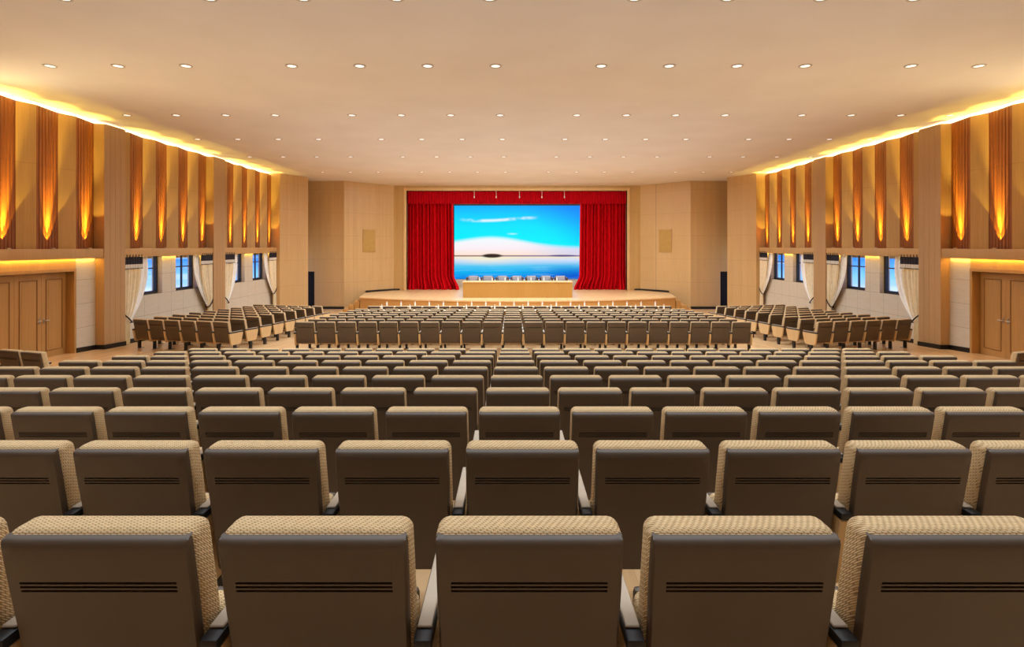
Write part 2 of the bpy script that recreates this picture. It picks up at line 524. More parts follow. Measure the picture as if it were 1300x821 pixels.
        box(bm, min(a, c2), max(a, c2), -.19, .19, .28, 1.99, .002, 1)
        obj('door_panel', bm, M['door'], r)
        hy = (-hw + .06) if k % 2 == 0 else (hw - .06)
        bm = bmesh.new()
        box(bm, min(a, .03 * sg), max(a, .03 * sg), hy - .025, hy + .025, .93, 1.08, .004, 1)
        tube(bm, [(.03 * sg, hy, 1.01), (.07 * sg, hy, 1.01), (.075 * sg, hy + (.13 if k % 2 == 0 else -.13), 1.01)], .011, 8)
        obj('door_handle', bm, M['steel'], r)
    bm = bmesh.new()
    sbox(bm, s, -.30, .02, 15.18, 15.25, -.2, 2.25); sbox(bm, s, -.30, .02, 11.9, 12.0, -.2, 2.25); sbox(bm, s, -.30, .02, 11.9, 15.25, 2.25, 2.33)
    sbox(bm, s, -.50, -.24, 11.9, 15.25, -.4, 2.25)
    tag(obj('trim_3', bm, M['door']), 'oak door surround on the %s wall' % nm, 'door frame', kind='structure')
    # splayed wall end, recessed dark doorway wall and angled wall to the proscenium
    def mx(x): return x if s < 0 else 2 * CX - x
    def wall_poly(name, pts, z0, z1, mat, label, th=.25):
        bm = bmesh.new(); n = len(pts)
        P = [(mx(x), y) for x, y in pts]
        prism(bm, P if s < 0 else P[::-1], 'z', z0, z1)
        return tag(obj(name, bm, mat, smooth=False), label, 'wall', kind='structure')
    wall_poly('wall_%s_splay' % nm, [(-12.2, 27.75), (-11.52, 27.75), (-10.72, 29.4), (-10.85, 29.5), (-12.2, 29.2)], -.9, CEIL, M['wood_grid'], 'tall oak veneered splayed wall beside the %s windows' % nm)
    zD = 1.52
    bm = bmesh.new()
    for (x0, x1, z0, z1) in ((-12.6, -11.85, -.9, CEIL), (-10.95, -9.3, -.9, CEIL), (-11.85, -10.95, zD, CEIL)):
        a, b = mx(x0), mx(x1); box(bm, min(a, b), max(a, b), 31.0, 31.3, z0, z1)
    tag(obj('wall_%s_recess' % nm, bm, M['wood_grid'], smooth=False), 'shaded oak wall set back beside the stage, %s side' % nm, 'wall', kind='structure')
    bm = bmesh.new()
    a, b = mx(-11.85), mx(-10.95); box(bm, min(a, b), max(a, b), 31.22, 31.28, -.6, zD)
    tag(obj('door_2', bm, M['void']), 'black unlit doorway beside the stage, %s side' % nm, 'door', kind='structure')
    wall_poly('wall_%s_angled' % nm, [(-9.3, 31.0), (-7.06, FRONT), (-7.06, FRONT + .25), (-9.3, 31.3)], -.9, CEIL, M['wood_grid'], 'oak wall angled towards the stage opening, %s side' % nm)
    # skirting on recess wall and, at stage level, on the angled wall
    bm = bmesh.new()
    a, b = mx(-10.95), mx(-9.3); box(bm, min(a, b), max(a, b), 30.97, 31.0, -.6, -.42)
    tag(obj('baseboard_%s_recess' % nm, bm, M['base']), 'black skirting of the wall beside the stage, %s side' % nm, 'skirting', kind='structure')
    bm = bmesh.new()
    pts = [(-8.36, 31.94), (-8.34, 31.91), (-7.04, 33.35), (-6.7, 33.36), (-6.7, 33.40), (-7.06, 33.40)]
    P = [(mx(x), y) for x, y in pts]
    prism(bm, P, 'z', STG, STG + .10)
    tag(obj('baseboard_%s_stage' % nm, bm, M['base'], smooth=False), 'black skirting along the angled wall at stage level, %s side' % nm, 'skirting', kind='structure')
    # wall speaker cover on the angled wall
    d = Vector((2.24, 2.4, 0)).normalized(); yaw = math.atan2(d.y, d.x)
    c = Vector((-8.22, 31.0 + (1.08 / 2.24) * 2.4, 0))
    n_in = Vector((d.y, -d.x, 0))
    r = empty('wall_speaker', (mx(c.x + n_in.x * .0), c.y + n_in.y * .0, CAMZ + .3), yaw if s < 0 else -yaw)
    tag(r, 'flat tan speaker cover on the angled oak wall, %s of the stage' % nm, 'speaker')
    bm = bmesh.new(); box(bm, -.42, .42, -.035, .0, -.66, .66, .006, 2); box(bm, -.40, .40, -.037, -.03, -.64, .64)
    obj('speaker_housing', bm, M['ledge'], r)
    bm = bmesh.new(); box(bm, -.385, .385, -.045, -.034, -.625, .625, .004, 2)
    obj('grille_cloth', bm, M['speaker'], r)
wall_side(-1); wall_side(1)

# proscenium
OPL, OPR, OPT = -6.3, 6.87, CAMZ + 3.29
bm = bmesh.new()
box(bm, -7.06, OPL, FRONT, FRONT + .3, -.9, CEIL); box(bm, OPR, 2 * CX + 7.06, FRONT, FRONT + .3, -.9, CEIL)
box(bm, OPL, OPR, FRONT, FRONT + .3, OPT, CEIL)
tag(obj('wall_front', bm, M['wood']), 'oak wall framing the stage opening', 'wall', kind='structure')
bm = bmesh.new()
w = .17
box(bm, OPL - w, OPL, FRONT - .05, FRONT + .30, STG, OPT + w, .01); box(bm, OPR, OPR + w, FRONT - .05, FRONT + .30, STG, OPT + w, .01)
box(bm, OPL, OPR, FRONT - .05, FRONT + .30, OPT, OPT + w, .01)
tag(obj('trim_4', bm, M['casing']), 'pale oak frame around the stage opening', 'frame', kind='structure')
bm = bmesh.new()
box(bm, OPL - 1.2, OPR + 1.2, 37.3, 37.5, STG - .3, CEIL + .3)
box(bm, OPL - 1.3, OPL - 1.2, FRONT + .3, 37.5, STG - .3, CEIL + .3); box(bm, OPR + 1.2, OPR + 1.3, FRONT + .3, 37.5, STG - .3, CEIL + .3)
box(bm, OPL - 1.2, OPR + 1.2, FRONT + .3, 37.5, CEIL + .1, CEIL + .3)
M['backwall'] = plain('pale_stage_wall', rgb(222, 205, 180), .7)
tag(obj('wall_stage', bm, M['backwall'], smooth=False), 'pale walls enclosing the stage behind the screen', 'wall', kind='structure')

# ------------------------------------------------------------------ the stage
SCX, SR, SCY = .29, 17.95, 44.9       # front edge: arc
def arc_y(x): return SCY - math.sqrt(SR * SR - (x - SCX) ** 2)
stage = tag(empty('stage', (SCX, 30.0, -.5)), 'raised timber stage with curved front below the red curtains', 'stage')
def at_stage(o):
    o.parent = stage; o.matrix_parent_inverse = Matrix.Translation(Vector((-SCX, -30.0, .5)))
    return o
xl, xr = SCX - 8.22, SCX + 8.22
arcpts = [(xl + (xr - xl) * k / 40, arc_y(xl + (xr - xl) * k / 40)) for k in range(41)]
poly = [(SCX - 8.62, 31.72)] + arcpts + [(SCX + 8.62, 31.72), (SCX + 7.36, FRONT - .02), (OPR + .4, FRONT - .02), (OPR + 1.15, FRONT + .32), (OPR + 1.15, 37.28), (OPL - 1.15, 37.28), (OPL - 1.15, FRONT + .32), (OPL - .4, FRONT - .02), (SCX - 7.36, FRONT - .02)]
bm = bmesh.new(); prism(bm, poly, 'z', STG - .06, STG)
at_stage(obj('stage_deck', bm, M['stage'], smooth=False))
bm = bmesh.new()
poly2 = [(SCX - 8.56, 31.70)] + [(x * .995 + SCX * .005, y + .04) for x, y in arcpts] + [(SCX + 8.56, 31.70), (SCX + 7.0, 33.2), (SCX - 7.0, 33.2)]
prism(bm, poly2, 'z', -.62, STG - .061)
at_stage(obj('stage_front', bm, M['stagefront'], smooth=False))
for s in (-1, 1):
    px, py, ex, ey = -8.2, 29.0, -8.52, 31.62
    for k in range(3):
        top = STG - .21 * (k + 1)
        x0, x1 = 8.22 + .26 * k, 8.22 + .26 * (k + 1)
        e0 = 8.62 + .20 * k; e1 = 8.62 + .20 * (k + 1)
        yf0 = 28.62 - .10 * k; yf1 = yf0 + .02
        pts = [(x0 - .02, arc_y(SCX + 8.2) + .02 - .12 * k), (x1, arc_y(SCX + 8.2) + .10 - .14 * k), (e1, 31.66 - .21 * (k + 1)), (e0 - .03, 31.66 - .21 * k)]
        P = [(SCX + s * x, y) for x, y in pts]
        bm = bmesh.new(); prism(bm, P, 'z', -.62, top)
        at_stage(obj('step', bm, M['stage' if 0 else 'stagefront'], smooth=False))

# red curtains
def red_curtain(s):
    r = empty('stage_curtain', (0, 0, 0))
    tag(r, 'gathered red velvet stage curtain on the %s of the screen' % ('left' if s < 0 else 'right'), 'curtain')
    xo = OPL - .05 if s < 0 else OPR + .05
    xi = -3.58 if s < 0 else 4.14
    y0 = FRONT + .62
    random.seed(11 + s)
    NF = 13
    amp = [random.uniform(.6, 1.3) for _ in range(NF + 1)]
    ph = [random.uniform(-.35, .35) for _ in range(NF + 1)]
    lean = [random.uniform(-.12, .12) for _ in range(NF + 1)]
    zt, zb = CAMZ + 2.75, STG + .004
    def f(u, v):
        t = u * NF; k = min(int(t), NF - 1); fr = t - k
        fold = math.sin(2 * math.pi * (fr + ph[k] * .0)) * amp[k]
        q = max(0.0, (v - .84) / .16)
        flare = q * q * (3 - 2 * q)
        x = xo + (xi - xo) * (u + .012 * math.sin(6.28 * (u * 5)))
        x += (-s) * flare * .34 * u * (1 if s else 0) + lean[k] * flare * .8 * math.sin(math.pi * fr)
        x += (-s) * .06 * u * v
        y = y0 + (1.15 * abs(fold) ** .7 * (1 if fold > 0 else -1)) * (.14 + .05 * flare) - flare * .12 * (.5 + u)
        z = zt + (zb - zt) * v
        return Vector((x, y, z))
    bm = bmesh.new(); grid_surface(bm, f, NF * 10, 26, Vector((0, .012, 0)))
    obj('curtain_cloth', bm, M['red'], r, ang=80)
    bm = bmesh.new()
    def g(u, v):
        p = f(u, 1.0 - .012 + v * .012); p.y -= .008 + .012 * math.sin(v * math.pi); return p
    grid_surface(bm, g, NF * 10, 2, Vector((0, .006, 0)))
    obj('hem', bm, M['red'], r, ang=80)
red_curtain(-1); red_curtain(1)
r = tag(empty('stage_valance', (0, 0, 0)), 'pleated red velvet valance across the top of the stage opening', 'valance')
def fv(u, v):
    x = OPL - .04 + (OPR - OPL + .08) * u
    return Vector((x, FRONT + .33 + .03 * math.sin(u * 2 * math.pi * 84) * (.6 + .4 * v) - .02 * v, OPT + .1 + (CAMZ + 2.53 - OPT - .1) * v))
bm = bmesh.new(); grid_surface(bm, fv, 84 * 6, 6, Vector((0, .012, 0)))
obj('valance_cloth', bm, M['redtop'], r, ang=80)
bm = bmesh.new()
def fh(u, v):
    p = fv(u, .90 + .1 * v); p.y -= .008 + .01 * math.sin(v * math.pi); return p
grid_surface(bm, fh, 84 * 6, 2, Vector((0, .005, 0)))
obj('hem', bm, M['redtop'], r, ang=80)

# hanging rods before the valance
for k, px in enumerate((602, 630, 659.5, 688, 716.5)):
    yy = FRONT + .18
    x = (px - 650) * yy / F
    r = empty('hanging_microphone', (x, yy, OPT))
    tag(r, 'thin white rod hanging before the red valance, %s from the left' % ('first', 'second', 'third', 'fourth', 'fifth')[k], 'hanging rod', 'white rods hanging before the valance')
    bm = bmesh.new(); lathe(bm, [(.04, .0), (.04, -.02), (.012, -.03), (.012, -.28)], 8)
    obj('rod', bm, M['white'], r)
    bm = bmesh.new(); lathe(bm, [(.012, -.281), (.03, -.30), (.032, -.40), (.012, -.43)], 10)
    obj('capsule', bm, M['white'], r)

# screen
r = tag(empty('led_screen', (SCX, 36.4, STG)), 'large screen showing a blue lake sunset behind the stage table', 'screen')
SX0, SX1 = -4.62, 5.20
zb, zt = CAMZ - 42 * 36.4 / F, CAMZ + 51.0 * 36.4 / F
bm = bmesh.new()
vs = [bm.verts.new((a, -.05, z - STG)) for a, z in ((-4.1 + .0, zb), (4.1, zb), (4.1, zt), (-4.1, zt))]
fc = bm.faces.new(vs); uvl = bm.loops.layers.uv.new('UVMap')
for l, uv in zip(fc.loops, ((0, 0), (1, 0), (1, 1), (0, 1))): l[uvl].uv = uv
# the display keeps its own orientation
me = bpy.data.meshes.new('display'); bm.to_mesh(me); bm.free(); me.materials.append(M['screen'])
o = bpy.data.objects.new('display', me); COL.objects.link(o); o.parent = r; o.location = (.06, 0, 0)
bm = bmesh.new()
box(bm, -4.25, 4.35, -.04, .12, zb - STG - .02, zt - STG + .35)
obj('screen_housing', bm, M['black'], r)
bm = bmesh.new(); box(bm, -4.35, 4.45, -.30, .16, 0, zb - STG - .02, .01)
obj('plinth', bm, M['band'], r)

# stage table and the armchairs behind it
TY = 28.62
r = tag(empty('conference_table', (SCX, TY, STG)), 'long oak fronted conference table at the middle of the stage', 'table')
bm = bmesh.new(); box(bm, -2.80, 2.80, .0, .04, .0, .77)
obj('front_panel', bm, M['table'], r)
bm = bmesh.new(); box(bm, -2.84, 2.84, -.03, 1.0, .77, .81, .008)
obj('table_top', bm, M['casing'], r)
for a in (-2.8, 2.76):
    bm = bmesh.new(); box(bm, a, a + .04, .04, .95, .0, .77); obj('side_panel', bm, M['table'], r)
bm = bmesh.new(); box(bm, -2.76, 2.76, .5, .53, .35, .77); obj('modesty_panel', bm, M['table'], r)
ORD = ['first', 'second', 'third', 'fourth', 'fifth', 'sixth', 'seventh', 'eighth', 'ninth', 'tenth', 'eleventh', 'twelfth', 'thirteenth', 'fourteenth', 'fifteenth', 'sixteenth', 'seventeenth', 'eighteenth', 'nineteenth', 'twentieth', 'twenty-first', 'twenty-second']
def armchair():
    r = empty('armchair', (0, 0, 0))
    bm = bmesh.new(); vs = box(bm, -.25, .25, .20, .29, .50, 1.03, .03, 3)
    for v in bm.verts: v.co.y += (v.co.z - .5) * .12
    obj('backrest', bm, M['grey'], r)
    bm = bmesh.new(); box(bm, -.25, .25, -.25, .26, .40, .50, .03, 3); obj('seat', bm, M['grey'], r)
    bm = bmesh.new(); vs = box(bm, -.27, .27, .30, .335, .42, 1.0, .015, 2)
    for v in bm.verts: v.co.y += (v.co.z - .5) * .12
    obj('back_shell', bm, M['brown'], r)
    for s in (-1, 1):
        bm = bmesh.new(); a, b = s * .27, s * .36
        box(bm, min(a, b), max(a, b), -.25, .30, .90, .97, .015, 2); box(bm, min(a, b) + .02, max(a, b) - .02, .20, .27, .0, .91); box(bm, min(a, b) + .02, max(a, b) - .02, -.23, -.17, .0, .91)
        obj('arm_frame', bm, M['brown'], r)
    return r
proto = armchair()
for k in range(7):
    o = proto if k == 0 else copy_tree(proto)
    y = TY + 1.36
    o.location = ((600.5 + 18.6 * k - 650) * y / F, y, STG)
    tag(o, 'grey and brown armchair behind the stage table, %s from the left' % ORD[k], 'chair', 'armchairs behind the stage table')

def bottle():
    r = empty('bottle', (0, 0, 0))
    bm = bmesh.new(); lathe(bm, [(.030, 0), (.033, .01), (.033, .12), (.028, .145), (.013, .17), (.012, .185)], 10)
    obj('body', bm, M['white'], r)
    bm = bmesh.new(); lathe(bm, [(.015, .186), (.015, .207), (.012, .21)], 8)
    obj('cap', bm, M['white'], r)
    return r
bp = bottle(); first = [True]
def put_bottle(x, y, z, label, grp):
    o = bp if first[0] else copy_tree(bp)
    first[0] = False
    o.location = (x, y, z); tag(o, label, 'bottle', grp)
for k in range(7):
    y = TY + .62
    put_bottle((608.5 + 16.4 * k - 650) * y / F, y, STG + .811, 'small white bottle on the stage table, %s from the left' % ORD[k], 'white bottles on the stage table')

# ------------------------------------------------------------------ front desks with white bottles
for nm, y, top, n, p0, dp, h in (('nearer', 21.42, .0, 11, 484.5, 35.85, .78), ('farther', 23.34, .0, 20, 491, 17.95, .80)):
    fz = floor_z(y)
    r = tag(empty('row_desk', (SCX, y, fz)), 'long narrow pale desk before the front rows, the one %s the stage' % ('farther from' if nm == 'nearer' else 'closer to'), 'desk')
    bm = bmesh.new(); box(bm, -6.08, 6.08, -.17, .17, h - .035, h, .006); obj('desk_top', bm, M['desk'], r)
    bm = bmesh.new(); box(bm, -6.02, 6.02, .10, .125, .15, h - .036); obj('front_panel', bm, M['table'], r)
    for q in range(7):
        x = -6.0 + q * 2.0
        bm = bmesh.new(); box(bm, x - .02, x + .02, -.12, .10, .0, h - .036); obj('leg', bm, M['brown'], r)
    for k in range(n):
        put_bottle((p0 + dp * k - 650) * y / F, y + .02, fz + h + .001, 'small white bottle on the %s front desk, %s from the left' % (nm, ORD[k]), 'white bottles on the %s front desk' % nm)

# ------------------------------------------------------------------ side wall curtains
def side_curtain(s, b, far):
    nm = side_name[s]
    y_p = BAYS[b][1] if far else BAYS[b][0]            # pillar edge
    sg = -1 if far else 1                              # direction away from the pillar
    x0 = wx(s, .17); iw = -s                     # inward x sign
    yb = y_p + sg * .02
    fz = floor_z(yb + .1)
    r = empty('window_curtain', (x0, yb, fz))
    tag(r, 'cream tied-back curtain with dark valance, %s pillar side of the %s window bay, %s wall' % ('far' if far else 'near', 'nearer' if b == 1 else 'farther', nm), 'curtain', 'tied-back curtains between the pillars')
    W = .80; Z0, Z1 = LEDGE0 - .004 - fz, 2.24 - fz
    ZT = .66 - fz
    def prof(t):                                       # gathered toward the tie
        return t
    def drape(uo, ui, wtop, wtie, wbot, amp, nf, bulge):
        def f(u, v):
            if v < .7:
                t = v / .7; z = Z1 + (ZT - Z1) * t
                k = t ** 1.5
                w0 = uo[0] + (uo[1] - uo[0]) * k; w1 = ui[0] + (ui[1] - ui[0]) * min(1.0, t) ** 2.0
                w1 += bulge * math.sin(math.pi * t) * .12
            else:
                t = (v - .7) / .3; z = ZT + (.012 - ZT) * t
                w0 = uo[1] + (uo[2] - uo[1]) * math.sin(t * math.pi / 2); w1 = ui[1] + (ui[2] - ui[1]) * math.sin(t * math.pi / 2)
            yy = sg * (w0 + (w1 - w0) * u)
            squeeze = 1.0 - .5 * math.exp(-((v - .7) / .08) ** 2)
            xx = iw * (amp * squeeze * math.sin(u * 2 * math.pi * nf) + .02 * math.sin(u * 9))
            return Vector((xx, yy, z))
        return f
    bm = bmesh.new()
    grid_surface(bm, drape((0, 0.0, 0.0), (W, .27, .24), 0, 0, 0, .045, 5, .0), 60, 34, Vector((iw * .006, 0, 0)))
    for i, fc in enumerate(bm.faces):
        if i < 60 * 34 * 2: fc.material_index = 1 if (i % 60) % 12 in (7, 8, 9) else 0  # fold columns painted darker to imitate shade between the pleats
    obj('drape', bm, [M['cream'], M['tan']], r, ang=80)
    bm = bmesh.new()
    g = drape((W - .06, .22, .16), (W + (.30 if far else .44), .36, .22), 0, 0, 0, .020, 4, .6)
    grid_surface(bm, lambda u, v: g(u, v * .71) + Vector((-iw * .09 * (1 - v), 0, (.36 * (1 - v)) if v < .2 else .36 * .8 * max(0, 1 - (v - .2) / .5) * .0 + (.36 * (1 - v) if v < 1 else 0))), 40, 30, Vector((iw * .005, 0, 0)))
    obj('sheer', bm, M['sheer'], r, ang=80)
    def val(z0, z1, off, amp):
        return lambda u, v: Vector((iw * (off + amp * math.sin(u * 2 * math.pi * 7)), sg * (-.0 + (W + .02) * u), z0 + (z1 - z0) * v))
    bm = bmesh.new(); grid_surface(bm, val(Z0, Z1 + .13, .045, .012), 56, 4, Vector((iw * .01, 0, 0)))
    obj('valance', bm, M['navy'], r, ang=80)
    bm = bmesh.new(); grid_surface(bm, val(Z1 + .13, Z1, .045, .012), 56, 2, Vector((iw * .01, 0, 0)))
    obj('valance_band', bm, M['band'], r, ang=80)
    bm = bmesh.new(); grid_surface(bm, val(Z1 + .012, Z1 - .012, .052, .012), 56, 1, Vector((iw * .01, 0, 0)))
    obj('valance_braid', bm, M['navy'], r, ang=80)
    for k in range(6):
        bm = bmesh.new(); y = sg * (.06 + .136 * k)
        tube(bm, [(iw * .066, y, Z0 - .06), (iw * .074, y, Z0 + .02), (iw * .074, y + .012, Z0 + .06), (iw * .058, y + .012, Z0 + .075)], .011, 6)
        obj('hook', bm, M['black'], r)
    bm = bmesh.new()
    tube(bm, [(-iw * .05, -sg * .02, ZT + .20), (iw * .06, sg * .0, ZT + .19), (iw * .085, sg * .14, ZT + .07), (iw * .075, sg * .30, ZT - .06), (-iw * .03, sg * .33, ZT - .08), (-iw * .09, sg * .2, ZT + .03)], .020, 8)
    obj('tieback', bm, M['navy'], r)
for s in (-1, 1):
    for b in (1, 2):
        for far in (False, True): side_curtain(s, b, far)

# ------------------------------------------------------------------ auditorium chairs
LEAN = .20
def lean(bm):
    for v in bm.verts: v.co.y += (.87 - v.co.z) * LEAN
def shell_mesh():
    """dark rear shell with rolled edges and three recessed grooves"""
    bm = bmesh.new()
    zs = [(.29, .030, .955), (.296, .010, .975), (.315, 0, .98), (.45, 0, .985), (.60, 0, .99)]
    gz = [.721, .7325, .744]
    for g in gz[::1]:
        zs += [(g - .0034, 0, 1), (g - .0022, -1, 1), (g + .0022, -1, 1), (g + .0034, 0, 1)]
    zs += [(.80, 0, 1), (.836, 0, 1), (.851, .003, 1), (.862, .010, .997), (.868, .022, .99), (.870, .035, .98)]
    cols = [(-1, .024), (-.988, .006), (-.965, 0), (-.835, 0), (-.83, 0), (.83, 0), (.835, 0), (.965, 0), (.988, .006), (1, .024)]
    W = .2445
    A = []
    for z, dy, sc in zs:
        row = []
        for k, (cx, cy) in enumerate(cols):
            y = max(cy, dy) if dy >= 0 else cy
            if dy < 0 and k in (4, 5): y = .009
            crown = -.010 * (1 - (cx) ** 2)
            row.append(bm.verts.new((cx * W * sc, y + crown + .010, z)))
        A.append(row)
    for j in range(len(A) - 1):
        for i in range(len(cols) - 1): bm.faces.new((A[j][i], A[j][i + 1], A[j + 1][i + 1], A[j + 1][i]))
    # closed front
    z0, z1 = .29, .870
    fb = [bm.verts.new((v.co.x * .97, .045, z0)) for v in (A[0][0], A[0][-1])]
    ft = [bm.verts.new((v.co.x * .97, .045, z1)) for v in (A[-1][0], A[-1][-1])]
    bm.faces.new((fb[0], fb[1], ft[1], ft[0]))
    bm.faces.new(A[0][::-1] + [fb[0], fb[1]]); bm.faces.new(A[-1] + [ft[1], ft[0]])
    bm.faces.new([r_[0] for r_ in A] + [ft[0], fb[0]]); bm.faces.new([r_[-1] for r_ in A][::-1] + [fb[1], ft[1]])
    lean(bm)
    return bm
def cushion_mesh():
    bm = bmesh.new()
    box(bm, -.250, .250, .030, .128, .36, .882, .028, 4)
    for v in bm.verts:
        # the top slopes forward slightly and the upper corners draw in
        t = max(0, (v.co.z - .80) / .082)
        v.co.x *= 1 - .035 * t * t
        v.co.y += .012 * math.cos(v.co.x / .255 * 1.3) if v.co.y > .1 else 0
    lean(bm)
    return bm
def seat_mesh():
    bm = bmesh.new()
    box(bm, -.235, .235, .20, .31, .25, .57, .035, 4)
    for v in bm.verts: v.co.y += (.60 - v.co.z) * .10
    return bm
def pan_mesh():
    bm = bmesh.new()
    box(bm, -.225, .225, .312, .345, .23, .55, .014, 2)
    for v in bm.verts: v.co.y += (.60 - v.co.z) * .10
    return bm
def panel_mesh(x):
    bm = bmesh.new()
    prism(bm, [(.048, .555), (.53, .555), (.53, .50), (.47, .285), (.445, .25), (.41, .235), (.135, .235), (.108, .25)], 'x', x - .0235, x + .0235)
    bmesh.ops.bevel(bm, geom=[e for e in bm.edges], offset=.004, segments=1, affect='EDGES')
    return bm
def arm_mesh(x):
    bm = bmesh.new(); box(bm, x - .0245, x + .0245, .040, .54, .556, .590, .008, 2); return bm
def cap_mesh(x):
    bm = bmesh.new(); box(bm, x - .020, x + .020, .085, .525, .5905, .599, .003, 1); return bm
def leg_mesh(x):
    bm = bmesh.new(); box(bm, x - .028, x + .028, .215, .295, .014, .234, .004, 1); return bm
def foot_mesh(x):
    bm = bmesh.new(); box(bm, x - .035, x + .035, .13, .38, .0, .014, .003, 1); return bm
PX = .28
MESH = {}
def mesh_of(key, f, mat):
    if key not in MESH:
        me = bpy.data.meshes.new(key.split(':')[0]); b = f()
        bmesh.ops.recalc_face_normals(b, faces=b.faces[:]); b.to_mesh(me); b.free()
        me.materials.append(mat); me.polygons.foreach_set('use_smooth', [True] * len(me.polygons)); me.set_sharp_from_angle(angle=R(38))
        MESH[key] = me
    return MESH[key]
def pieces(ends):
    L = [('back_panel', mesh_of('back_panel', shell_mesh, M['shell']), None), ('backrest', mesh_of('backrest', cushion_mesh, M['weave']), None),
         ('seat', mesh_of('seat', seat_mesh, M['weave']), None), ('seat_pan', mesh_of('seat_pan', pan_mesh, M['shell']), 'seat')]
    for e in ends:
        x = PX * e; q = ':%d' % e
        L += [('side_panel', mesh_of('side_panel' + q, lambda: panel_mesh(x), M['chairwood']), None),
              ('armrest', mesh_of('armrest' + q, lambda: arm_mesh(x), M['black']), 'side_panel'),
              ('arm_cap', mesh_of('arm_cap' + q, lambda: cap_mesh(x), M['capgrey']), 'side_panel'),
              ('leg', mesh_of('leg' + q, lambda: leg_mesh(x), M['black']), None),
              ('foot', mesh_of('foot' + q, lambda: foot_mesh(x), M['black']), 'leg')]
    return L
def make_chair(ends):
    root = empty('auditorium_chair'); last = {}
    for nm, me, par in pieces(ends):
        o = bpy.data.objects.new(nm, me); COL.objects.link(o)
        o.parent = last[par] if par else root
        last[nm] = o
    return root

CH = []     # (key, x, y, z, rz, ends, label, group)
ROWW = ['nearest', 'second', 'third', 'fourth', 'fifth', 'sixth', 'seventh', 'eighth', 'ninth', 'tenth']
for i in range(10):
    y = ROW0 + DROW * i
    ks = []
    for k in range(-10, 12):
        x = .045 + .56 * k
        xe = abs(x) - .262
        if xe * F / (y + .14) < 650: ks.append(k)
    for n, k in enumerate(ks):
        x = .045 + .56 * k
        lab = 'beige-topped chair in the %s row of the rear block, %s visible seat from the left' % (ROWW[i], ORD[n])
        CH.append((('rear', i, k), x, y, row_z(i), 0.0, (-1, 1) if k == -10 else (1,), lab, 'chairs in the rear seating block'))
MB = .305
for j in range(8):
    y = 15.0 + (.94 * j if j < 7 else 7.5)
    for k in range(22):
        x = MB + .56 * (k - 10.5)
        lab = 'brown-backed chair in the %s row of the middle block, %s from the left' % (('nearest', 'second', 'third', 'fourth', 'fifth', 'sixth', 'seventh', 'eighth')[j], ORD[k])
        CH.append((('mid', j, k), x, y, floor_z(y + .27) - .006, 0.0, (-1, 1) if k == 0 else (1,), lab, 'chairs in the middle seating block'))
A = R(17.0); SP = .572
for s in (-1, 1):
    for j in range(9):
        for k in range(6):
            dx = 7.95 + SP * (k + .5) * math.cos(A); y = 15.05 + .93 * j + SP * (k + .5) * math.sin(A)
            x = CX + s * dx
            lab = 'chair in the angled %s side block, %s row, %s seat from the central aisle' % (side_name[s], ('nearest', 'second-nearest', 'third-nearest', 'fourth-nearest', 'fifth-nearest', 'sixth-nearest', 'seventh-nearest', 'eighth-nearest', 'farthest')[j], ORD[k])
            ends = (-s, s) if k == 0 else (s,)
            CH.append((('side', s, j, k), x, y, floor_z(y + .27) - .012, -A * (1 if s < 0 else -1), ends, lab, 'chairs in the angled side blocks'))
    for k in range(2 if s < 0 else 1):
        dx = 8.41 + SP * (k + .5) * math.cos(A); y = 9.62 + SP * (k + .5) * math.sin(A)
        lab = 'beige-topped chair at the %s edge of the photo before the oak doors%s' % (side_name[s], '' if s > 0 else (', nearer the aisle' if k == 0 else ', nearer the wall'))
        CH.append((('back', s, k), CX + s * dx, y, row_z(9), -A * (1 if s < 0 else -1), (-s, s) if k == 0 else (s,), lab, 'chairs of the rear side blocks'))

def is_bulk(key):
    # the 300 chairs that show largest are objects of their own, the slivers behind them are one stuff object
    if key[0] == 'mid': return key[1] > 3
    if key[0] == 'side':
        s_, j, k = key[1:]
        return not (k == 0 or j < 2 or (j == 2 and (k == 1 or (s_ == 1 and k == 3))))
    return False
protos = {}
BV, BF, BMI = [], [], []
MATS = [M['shell'], M['weave'], M['chairwood'], M['black'], M['capgrey']]
for key, x, y, z, rz, ends, lab, grp in CH:
    if not is_bulk(key):
        ends = tuple(ends)
        if ends not in protos:
            o = protos[ends] = make_chair(ends)
        else:
            o = copy_tree(protos[ends])
        o.location = (x, y, z); o.rotation_euler = (0, 0, rz)
        tag(o, lab, 'chair', grp)
    else:
        mt = Matrix.Translation((x, y, z)) @ Matrix.Rotation(rz, 4, 'Z')
        for nm, me, par in pieces(ends):
            b0 = len(BV); mi = MATS.index(me.materials[0])
            BV += [tuple(mt @ v.co) for v in me.vertices]
            BF += [[b0 + i for i in p.vertices] for p in me.polygons]
            BMI += [mi] * len(me.polygons)
if BV:
    me = bpy.data.meshes.new('auditorium_chairs'); me.from_pydata(BV, [], BF)
    for m in MATS: me.materials.append(m)
    me.polygons.foreach_set('material_index', BMI)
    me.polygons.foreach_set('use_smooth', [True] * len(BF)); me.set_sharp_from_angle(angle=R(38))
    o = bpy.data.objects.new('auditorium_chairs', me); COL.objects.link(o)
    tag(o, 'remaining rows of chairs in the middle and side blocks towards the stage', 'chairs', kind='stuff')

